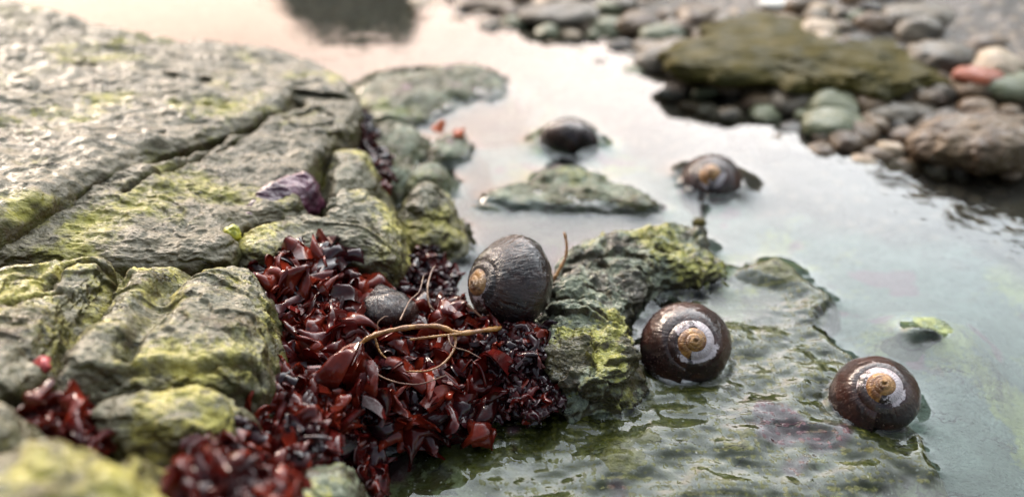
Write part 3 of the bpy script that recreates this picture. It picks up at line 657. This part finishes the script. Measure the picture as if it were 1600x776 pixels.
def frond(rs, Lg, Wd, lobes=True):
    """one curled blade with thickness; local z = growth direction"""
    nu, nv = 18, 15; u = np.linspace(0, 1, nu)[:, None]; v = np.linspace(-1, 1, nv)[None, :]
    prof = np.interp(u, [0, .2, .42, .65, .8, .9, .96, 1], [0.15, 0.38, rs.uniform(.75, .95), 1.0, .93, .76, .52, .2]) * (1 + 0.13 * np.sin(u * 11 + rs.uniform(0, 6)))
    k = rs.randint(2, 4)
    ext = 1 + (0.22 * np.cos(v * math.pi * k + rs.uniform(0, 1)) if lobes else 0) * u ** 2 - 0.5 * v ** 2 * u ** 2
    a0, a1 = rs.uniform(-.4, .7), rs.uniform(1.4, 4.0) * rs.choice([1, 1, -1])
    cup = rs.uniform(-1.15, 1.15)
    s_ = u * ext; ang = a0 + a1 * s_
    ds = Lg
    # arc along length
    zc = ds * (np.sin(a0 + a1 * s_) - math.sin(a0)) / a1; yc = ds * (-np.cos(a0 + a1 * s_) + math.cos(a0)) / a1
    xs = v * prof * Wd; cx = np.sin(cup * v * prof) / max(abs(cup), .2) * np.sign(cup) * Wd * (abs(cup) / max(abs(cup), .2)); off = Wd * (1 - np.cos(cup * v * prof)) / (cup if abs(cup) > .1 else .1)
    wav = 0.24 * Wd * np.sin(v * 4.5 + rs.uniform(0, 6)) * u + 0.14 * Wd * np.sin(u * 9 + rs.uniform(0, 6) + v * 2) * np.abs(v) + 0.09 * Wd * np.sin(v * 10 + u * 8 + rs.uniform(0, 6)) * u
    o_ = off + wav
    V = np.stack([cx + 0 * u, yc + np.cos(ang) * o_, zc - np.sin(ang) * o_], -1)
    tw = rs.uniform(-1, 1) * u * 0.5
    V = np.stack([V[..., 0] * np.cos(tw) - V[..., 1] * np.sin(tw), V[..., 0] * np.sin(tw) + V[..., 1] * np.cos(tw), V[..., 2]], -1)
    du = np.gradient(V, axis=0); dv = np.gradient(V, axis=1); N = np.cross(du, dv); N /= np.linalg.norm(N, axis=2)[..., None] + 1e-9
    th = 0.03
    A, B = (V + N * th).reshape(-1, 3), (V - N * th).reshape(-1, 3)
    f = grid_faces(nu, nv); n = nu * nv
    idx = np.arange(n).reshape(nu, nv); b = np.concatenate([idx[0], idx[1:, -1], idx[-1, ::-1][1:], idx[::-1, 0][1:-1]])
    b2 = np.roll(b, -1); side = np.stack([b, b + n, b2 + n, b2], -1)
    return np.vstack([A, B]), np.vstack([f[:, ::-1], f + n, side])
def rotm(rs, tilt=0.8):
    """growth direction leans about, the blade's flat side roughly faces the open side of the clump"""
    d = Vector((rs.normal() * tilt, rs.normal() * tilt - 0.35, 1)).normalized()
    y = Vector((rs.normal() * 0.6, -1 + rs.normal() * 0.5, 0.7 + rs.normal() * 0.5)); y = (y - d * y.dot(d)).normalized()
    if rs.rand() < 0.5: y = -y
    x = y.cross(d)
    return np.array([[x[k], y[k], d[k]] for k in range(3)])
def idw(px, py, ctl):
    c = np.array(ctl, float); dd = (c[:, 0] - px) ** 2 + (c[:, 1] - py) ** 2 + 300
    w_ = 1 / dd ** 1.5; return float((w_ * c[:, 2]).sum() / w_.sum())
CTL = [(430, 410, 2.6), (510, 395, 2.3), (560, 430, 1.6), (480, 500, 2.0), (600, 560, 1.2), (700, 560, 1.0), (740, 500, 1.4), (790, 520, 1.6), (835, 530, 1.5), (860, 590, 0.8), (760, 640, 0.5), (640, 660, 0.7), (520, 600, 1.7), (420, 600, 2.3), (430, 700, 2.5), (350, 700, 3.1), (330, 776, 3.6), (560, 740, 0.6)]
def clump(poly, ctl, n, Lr, label, mats, seed, lift=0.0, tilt=0.8, nparts=24, mat_w=(0.5,), big=()):
    rs = np.random.RandomState(seed); poly = np.array(poly, float)
    x0, y0 = poly.min(0); x1, y1 = poly.max(0)
    cx, cy = poly.mean(0); base = P(cx, cy, idw(cx, cy, ctl) - 0.6)
    root = empty('red_seaweed', base, label, 'seaweed')
    groups = [[[], []] for _ in mats]; offs = [0] * len(mats); k = 0; tries = 0
    def add(px, py, L, mi, single, z_add=0, tl=None, Wf=None):
        p = P(px, py, idw(px, py, ctl) + lift + z_add); V, f = frond(rs, L, L * (Wf or rs.uniform(.5, .85)))
        V = V @ rotm(rs, tilt if tl is None else tl).T + p - np.array([0, 0, L * 0.3]) - base
        if single: mesh_obj('frond', V, f, mats[mi], root)
        else: groups[mi][0].append(V); groups[mi][1].append(f + offs[mi]); offs[mi] += len(V)
    while k < n and tries < n * 30:
        tries += 1; px = rs.uniform(x0, x1); py = rs.uniform(y0, y1)
        if segdist(np.array([px]), np.array([py]), poly, True)[0] < 0: continue
        mi = 0 if len(mats) == 1 else (0 if rs.rand() < mat_w[0] else 1 + rs.randint(len(mats) - 1))
        L = rs.uniform(*Lr)
        add(px, py, L, mi, k < nparts); k += 1
    for (px, py, L, mi) in big: add(px, py, L, mi, True, 0.15, 0.5, 0.5)
    for g, m in zip(groups, mats):
        if g[0]: mesh_obj('foliage', np.vstack(g[0]), np.vstack(g[1]), m, root)
    # base sheet under the fronds, coloured near-black to paint shade into the gaps
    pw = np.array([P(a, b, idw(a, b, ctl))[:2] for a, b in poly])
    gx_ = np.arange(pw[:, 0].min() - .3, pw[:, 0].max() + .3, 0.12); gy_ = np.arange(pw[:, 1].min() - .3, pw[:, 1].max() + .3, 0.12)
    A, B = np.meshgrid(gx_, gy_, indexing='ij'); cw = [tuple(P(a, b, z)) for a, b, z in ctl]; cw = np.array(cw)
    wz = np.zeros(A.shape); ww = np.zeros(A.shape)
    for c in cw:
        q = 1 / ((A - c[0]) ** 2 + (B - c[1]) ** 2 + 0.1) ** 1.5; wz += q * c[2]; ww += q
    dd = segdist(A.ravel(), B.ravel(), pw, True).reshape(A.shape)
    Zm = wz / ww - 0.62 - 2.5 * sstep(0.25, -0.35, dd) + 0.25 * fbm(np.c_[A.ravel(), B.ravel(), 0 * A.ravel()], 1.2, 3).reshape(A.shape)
    mesh_obj('shade_underlay', np.c_[A.ravel(), B.ravel(), Zm.ravel()] - base, up_faces(len(gx_), len(gy_)), m_mat, root)
    return root
RB = [m_red, m_bright, m_bright, m_blk]
clump([(415, 400), (500, 375), (560, 400), (585, 450), (570, 520), (520, 560), (430, 560), (425, 480)], CTL, 120, (0.65, 1.2), 'dark red curly seaweed hanging below the jutting block', RB, 1, big=[(515, 395, 1.1, 1), (470, 415, 1.0, 1), (430, 430, .9, 1), (540, 600, 1.2, 1), (530, 470, 1.0, 0)])
clump([(520, 560), (620, 500), (700, 480), (760, 520), (750, 570), (760, 640), (700, 650), (600, 680), (540, 650)], CTL, 130, (0.65, 1.3), 'glossy red seaweed with broad fronds under the golden strands', RB, 2, big=[(525, 590, 1.5, 1), (670, 615, 1.5, 0), (765, 650, 1.0, 1), (740, 610, 1.0, 1), (640, 560, 1.2, 0), (550, 625, 1.2, 0), (610, 620, 1.0, 1), (720, 545, 1.1, 0), (700, 500, .9, 0)])
clump([(745, 498), (800, 508), (848, 508), (865, 570), (872, 615), (840, 640), (770, 640), (745, 580)], CTL, 330, (0.25, 0.55), 'nearly black crinkled seaweed directly beneath the perched snail', [m_blk, m_red, m_bright], 3, mat_w=(0.72,), nparts=20)
clump([(400, 610), (430, 580), (520, 600), (560, 680), (570, 776), (450, 790), (330, 800), (275, 750), (330, 705), (375, 660)], CTL, 220, (0.5, 0.9), 'blurred purplish-red seaweed heap at the bottom edge, left of centre', RB, 4)
clump([(618, 395), (680, 390), (712, 430), (690, 470), (640, 480), (620, 440)], [(640, 400, 1.1), (690, 440, 0.6), (640, 470, 0.9)], 110, (0.3, 0.6), 'small dark seaweed tuft in the gap behind the snail', [m_red, m_blk], 5)
clump([(40, 625), (140, 610), (165, 650), (260, 668), (285, 690), (150, 700), (60, 690)], [(60, 650, 3.8), (140, 640, 3.5), (270, 690, 3.3)], 70, (0.3, 0.5), 'blurred red tufts in the crack along the left border', [m_red, m_bright], 6, big=[(130, 615, 1.1, 1), (75, 630, 1.0, 1), (100, 650, .9, 0)])
clump([(545, 165), (565, 175), (600, 240), (608, 285), (590, 295), (560, 230)], [(550, 170, 2.1), (600, 240, 1.5), (600, 290, 1.6)], 90, (0.3, 0.6), 'dark maroon seaweed fringe hanging off the end of the big slab', [m_blk, m_red], 7)
clump([(265, 735), (420, 725), (450, 790), (270, 800)], [(270, 740, 4.2), (430, 760, 3.4)], 60, (0.5, 0.85), 'pale pinkish-red blurred fronds at the very bottom left of the weed', [m_bright, m_red], 8, lift=0.15)

# small single scraps
def scrap(px, py, z, L, W_, mat, label, cat, name, seed, tilt=0.3):
    rs = np.random.RandomState(seed); V, f = frond(rs, L, W_); V = V @ rotm(rs, tilt).T + P(px, py, z)
    return tag(mesh_obj(name, V, f, mat), label, cat)
s = M('orange_weed'); m_or = s.bsdf(s.mix(s.ramp(s.noise(3, 3), .4, .6), (0.55, 0.13, 0.03), (0.4, 0.07, 0.02)), 0.3)
s = M('pink_weed'); m_pk = s.bsdf(s.mix(s.ramp(s.noise(3, 3), .4, .6), (0.5, 0.10, 0.09), (0.4, 0.06, 0.06)), 0.3)
scrap(722, 205, 0.5, 0.7, 0.3, m_or, 'orange seaweed scrap standing on the small reddish stone', 'seaweed', 'seaweed_scrap', 3)
scrap(690, 208, 0.5, 0.6, 0.35, m_or, 'rusty seaweed flake lying left of the upright orange scrap', 'seaweed', 'seaweed_scrap', 5, 1.2)
scrap(76, 560, 4.0, 0.45, 0.2, m_pk, 'pink seaweed petal caught in the dark diagonal gap', 'seaweed', 'seaweed_scrap', 4)
# purple film of weed draped on the lower slab's corner
s = M('purple_weed'); m_pur = s.bsdf(s.mix(s.ramp(s.noise(1.5, 4), .4, .6), (0.11, 0.03, 0.055), (0.05, 0.014, 0.026)), 0.35, s.bump(s.noise(2.4, 4), 0.14), Coat_Weight=0.15)
rock('purple_seaweed', [(384, 334, 3.0), (400, 306, 3.02), (440, 284, 2.98), (478, 272, 2.95), (488, 284, 2.85), (470, 304, 2.75), (440, 316, 2.8), (405, 338, 2.85)], 2.0, m_pur, 'shiny purple seaweed film draped over the edge of the lower slab', 'seaweed', seed=31, nt_=260, nr=60, ns=20, amp=0.12, rnd=0.1, flare=0.0, dome=0.0)
s = M('yellow_algae'); m_ya = s.bsdf(s.mix(s.ramp(s.noise(5, 4), .4, .6), (0.42, 0.38, 0.03), (0.26, 0.26, 0.03)), 0.4, s.bump(s.noise(6, 4), 0.06))
stone(P(362, 366, 3.05), 0.22, 0.2, 0.24, 0, m_ya, 'bright yellow round algae blob in the notch between lower slab and jutting block', 55, name='algae_ball', cat='algae', amp=0.25)
s = M('purple_crust'); m_pc = s.bsdf(s.mix(s.ramp(s.noise(3, 4), .4, .6), (0.10, 0.035, 0.05), (0.15, 0.06, 0.07)), 0.4)

# ------------------------------------------------------------------ golden strands
s = M('golden_strand').objpos(); m_gold = s.bsdf(s.mix(s.ramp(s.noise(3, 4), .4, .6), (0.34, 0.15, 0.03), (0.20, 0.075, 0.02)), 0.3, s.bump(s.noise(14, 3), 0.05), Coat_Weight=0.4)
s = M('thin_strand').objpos(); m_thin = s.bsdf(s.mix(s.ramp(s.noise(3, 4), .4, .6), (0.20, 0.10, 0.05), (0.12, 0.05, 0.03)), 0.3)
def tube(pts, r0, r1, ns_=10, n=60, bump=0.12, seed=0):
    pts = np.array([P(*p) for p in pts]); m = len(pts); o = []
    e = np.vstack([2 * pts[0] - pts[1], pts, 2 * pts[-1] - pts[-2]])
    for i in range(m - 1):
        p0, p1, p2, p3 = e[i:i + 4]
        for t in np.linspace(0, 1, n // (m - 1) + 1, endpoint=False):
            o.append(0.5 * (2 * p1 + (p2 - p0) * t + (2 * p0 - 5 * p1 + 4 * p2 - p3) * t * t + (3 * p1 - p0 - 3 * p2 + p3) * t ** 3))
    o.append(pts[-1]); o = np.array(o); T_ = np.gradient(o, axis=0); T_ /= np.linalg.norm(T_, axis=1)[:, None]
    up = np.array([0.1, 0.2, 1.0]); A = np.cross(T_, up); A /= np.linalg.norm(A, axis=1)[:, None]; B = np.cross(T_, A)
    a = np.linspace(0, 2 * math.pi, ns_, endpoint=False); q = np.linspace(0, 1, len(o))
    rr = (r0 + (r1 - r0) * q) * (1 + bump * np.sin(q * 90 + seed) + bump * np.sin(q * 37 + seed)); rr[0] *= .4; rr[-1] *= .3
    V = o[:, None] + rr[:, None, None] * (np.cos(a)[None, :, None] * A[:, None] + np.sin(a)[None, :, None] * B[:, None])
    return V.reshape(-1, 3), grid_faces(len(o), ns_, True)
V, f = tube([(553, 552, 1.9), (575, 528, 2.2), (620, 514, 2.35), (680, 509, 2.3), (718, 520, 2.1), (760, 515, 1.9), (785, 512, 1.7)], 0.055, 0.06)
gs = mesh_obj('weed_strand', V, f, m_gold); tag(gs, 'thick golden-brown strand arching across the red seaweed', 'seaweed')
for i, (pp, a_, b_) in enumerate([([(690, 508, 2.3), (712, 530, 2.0), (700, 560, 1.9), (672, 578, 1.9), (630, 580, 1.7)], .035, .02), ([(640, 530, 2.2), (690, 524, 2.2), (720, 521, 2.1)], .03, .03), ([(585, 525, 2.2), (596, 552, 1.9), (625, 575, 1.8), (640, 590, 1.6)], .028, .015)]):
    V, f = tube(pp, a_, b_, seed=i); b = gs.location / CM
    o = mesh_obj('branch', V - np.array(b), f, m_gold, gs)
V, f = tube([(857, 446, 1.3), (870, 428, 1.6), (884, 400, 2.0), (885, 378, 2.3), (881, 362, 2.5)], 0.05, 0.035)
tag(mesh_obj('weed_stalk', V, f, m_gold), 'single brown stalk standing upright right of the perched snail', 'seaweed')
V, f = tube([(690, 492, 1.5), (672, 478, 1.7), (668, 450, 1.9), (674, 425, 1.9), (680, 415, 1.9)], 0.03, 0.018)
tag(mesh_obj('weed_strand', V, f, m_thin), 'thin curved brown thread rising left of the perched snail', 'seaweed')
V, f = tube([(700, 492, 1.5), (715, 478, 1.7), (722, 470, 1.8), (760, 500, 1.6), (790, 505, 1.4)], 0.025, 0.03)
tag(mesh_obj('weed_strand', V, f, m_thin), 'short brown thread lying against the underside of the perched snail', 'seaweed')
V, f = tube([(592, 520, 2.2), (590, 505, 2.4), (600, 495, 2.5), (607, 494, 2.5)], 0.018, 0.01)
tag(mesh_obj('weed_strand', V, f, m_thin), 'hair-thin curl sticking up from the golden strand at its left bend', 'seaweed')

for k, (pp, lb) in enumerate([([(560, 560, 2.0), (600, 590, 1.8), (650, 600, 1.7), (700, 585, 1.8)], 'thin brown thread looping low across the broad red fronds'),
                              ([(625, 500, 2.0), (640, 470, 2.0), (655, 455, 2.0), (662, 430, 2.0)], 'fine brown thread slanting up beside the half-buried olive snail'),
                              ([(700, 522, 2.2), (706, 540, 2.1), (730, 548, 1.9), (752, 560, 1.8)], 'short thread drooping from the golden strand toward the black weed')]):
    V, f = tube(pp, 0.022, 0.012, seed=k + 5); tag(mesh_obj('weed_strand', V, f, m_thin), lb, 'seaweed')

stone(P(1092, 348, 0.0), 0.24, 0.2, 0.16, 0, SM['moss'], 'small dark green nub poking up behind the knobbly middle rock', 61, name='rock', cat='rock', amp=0.2)
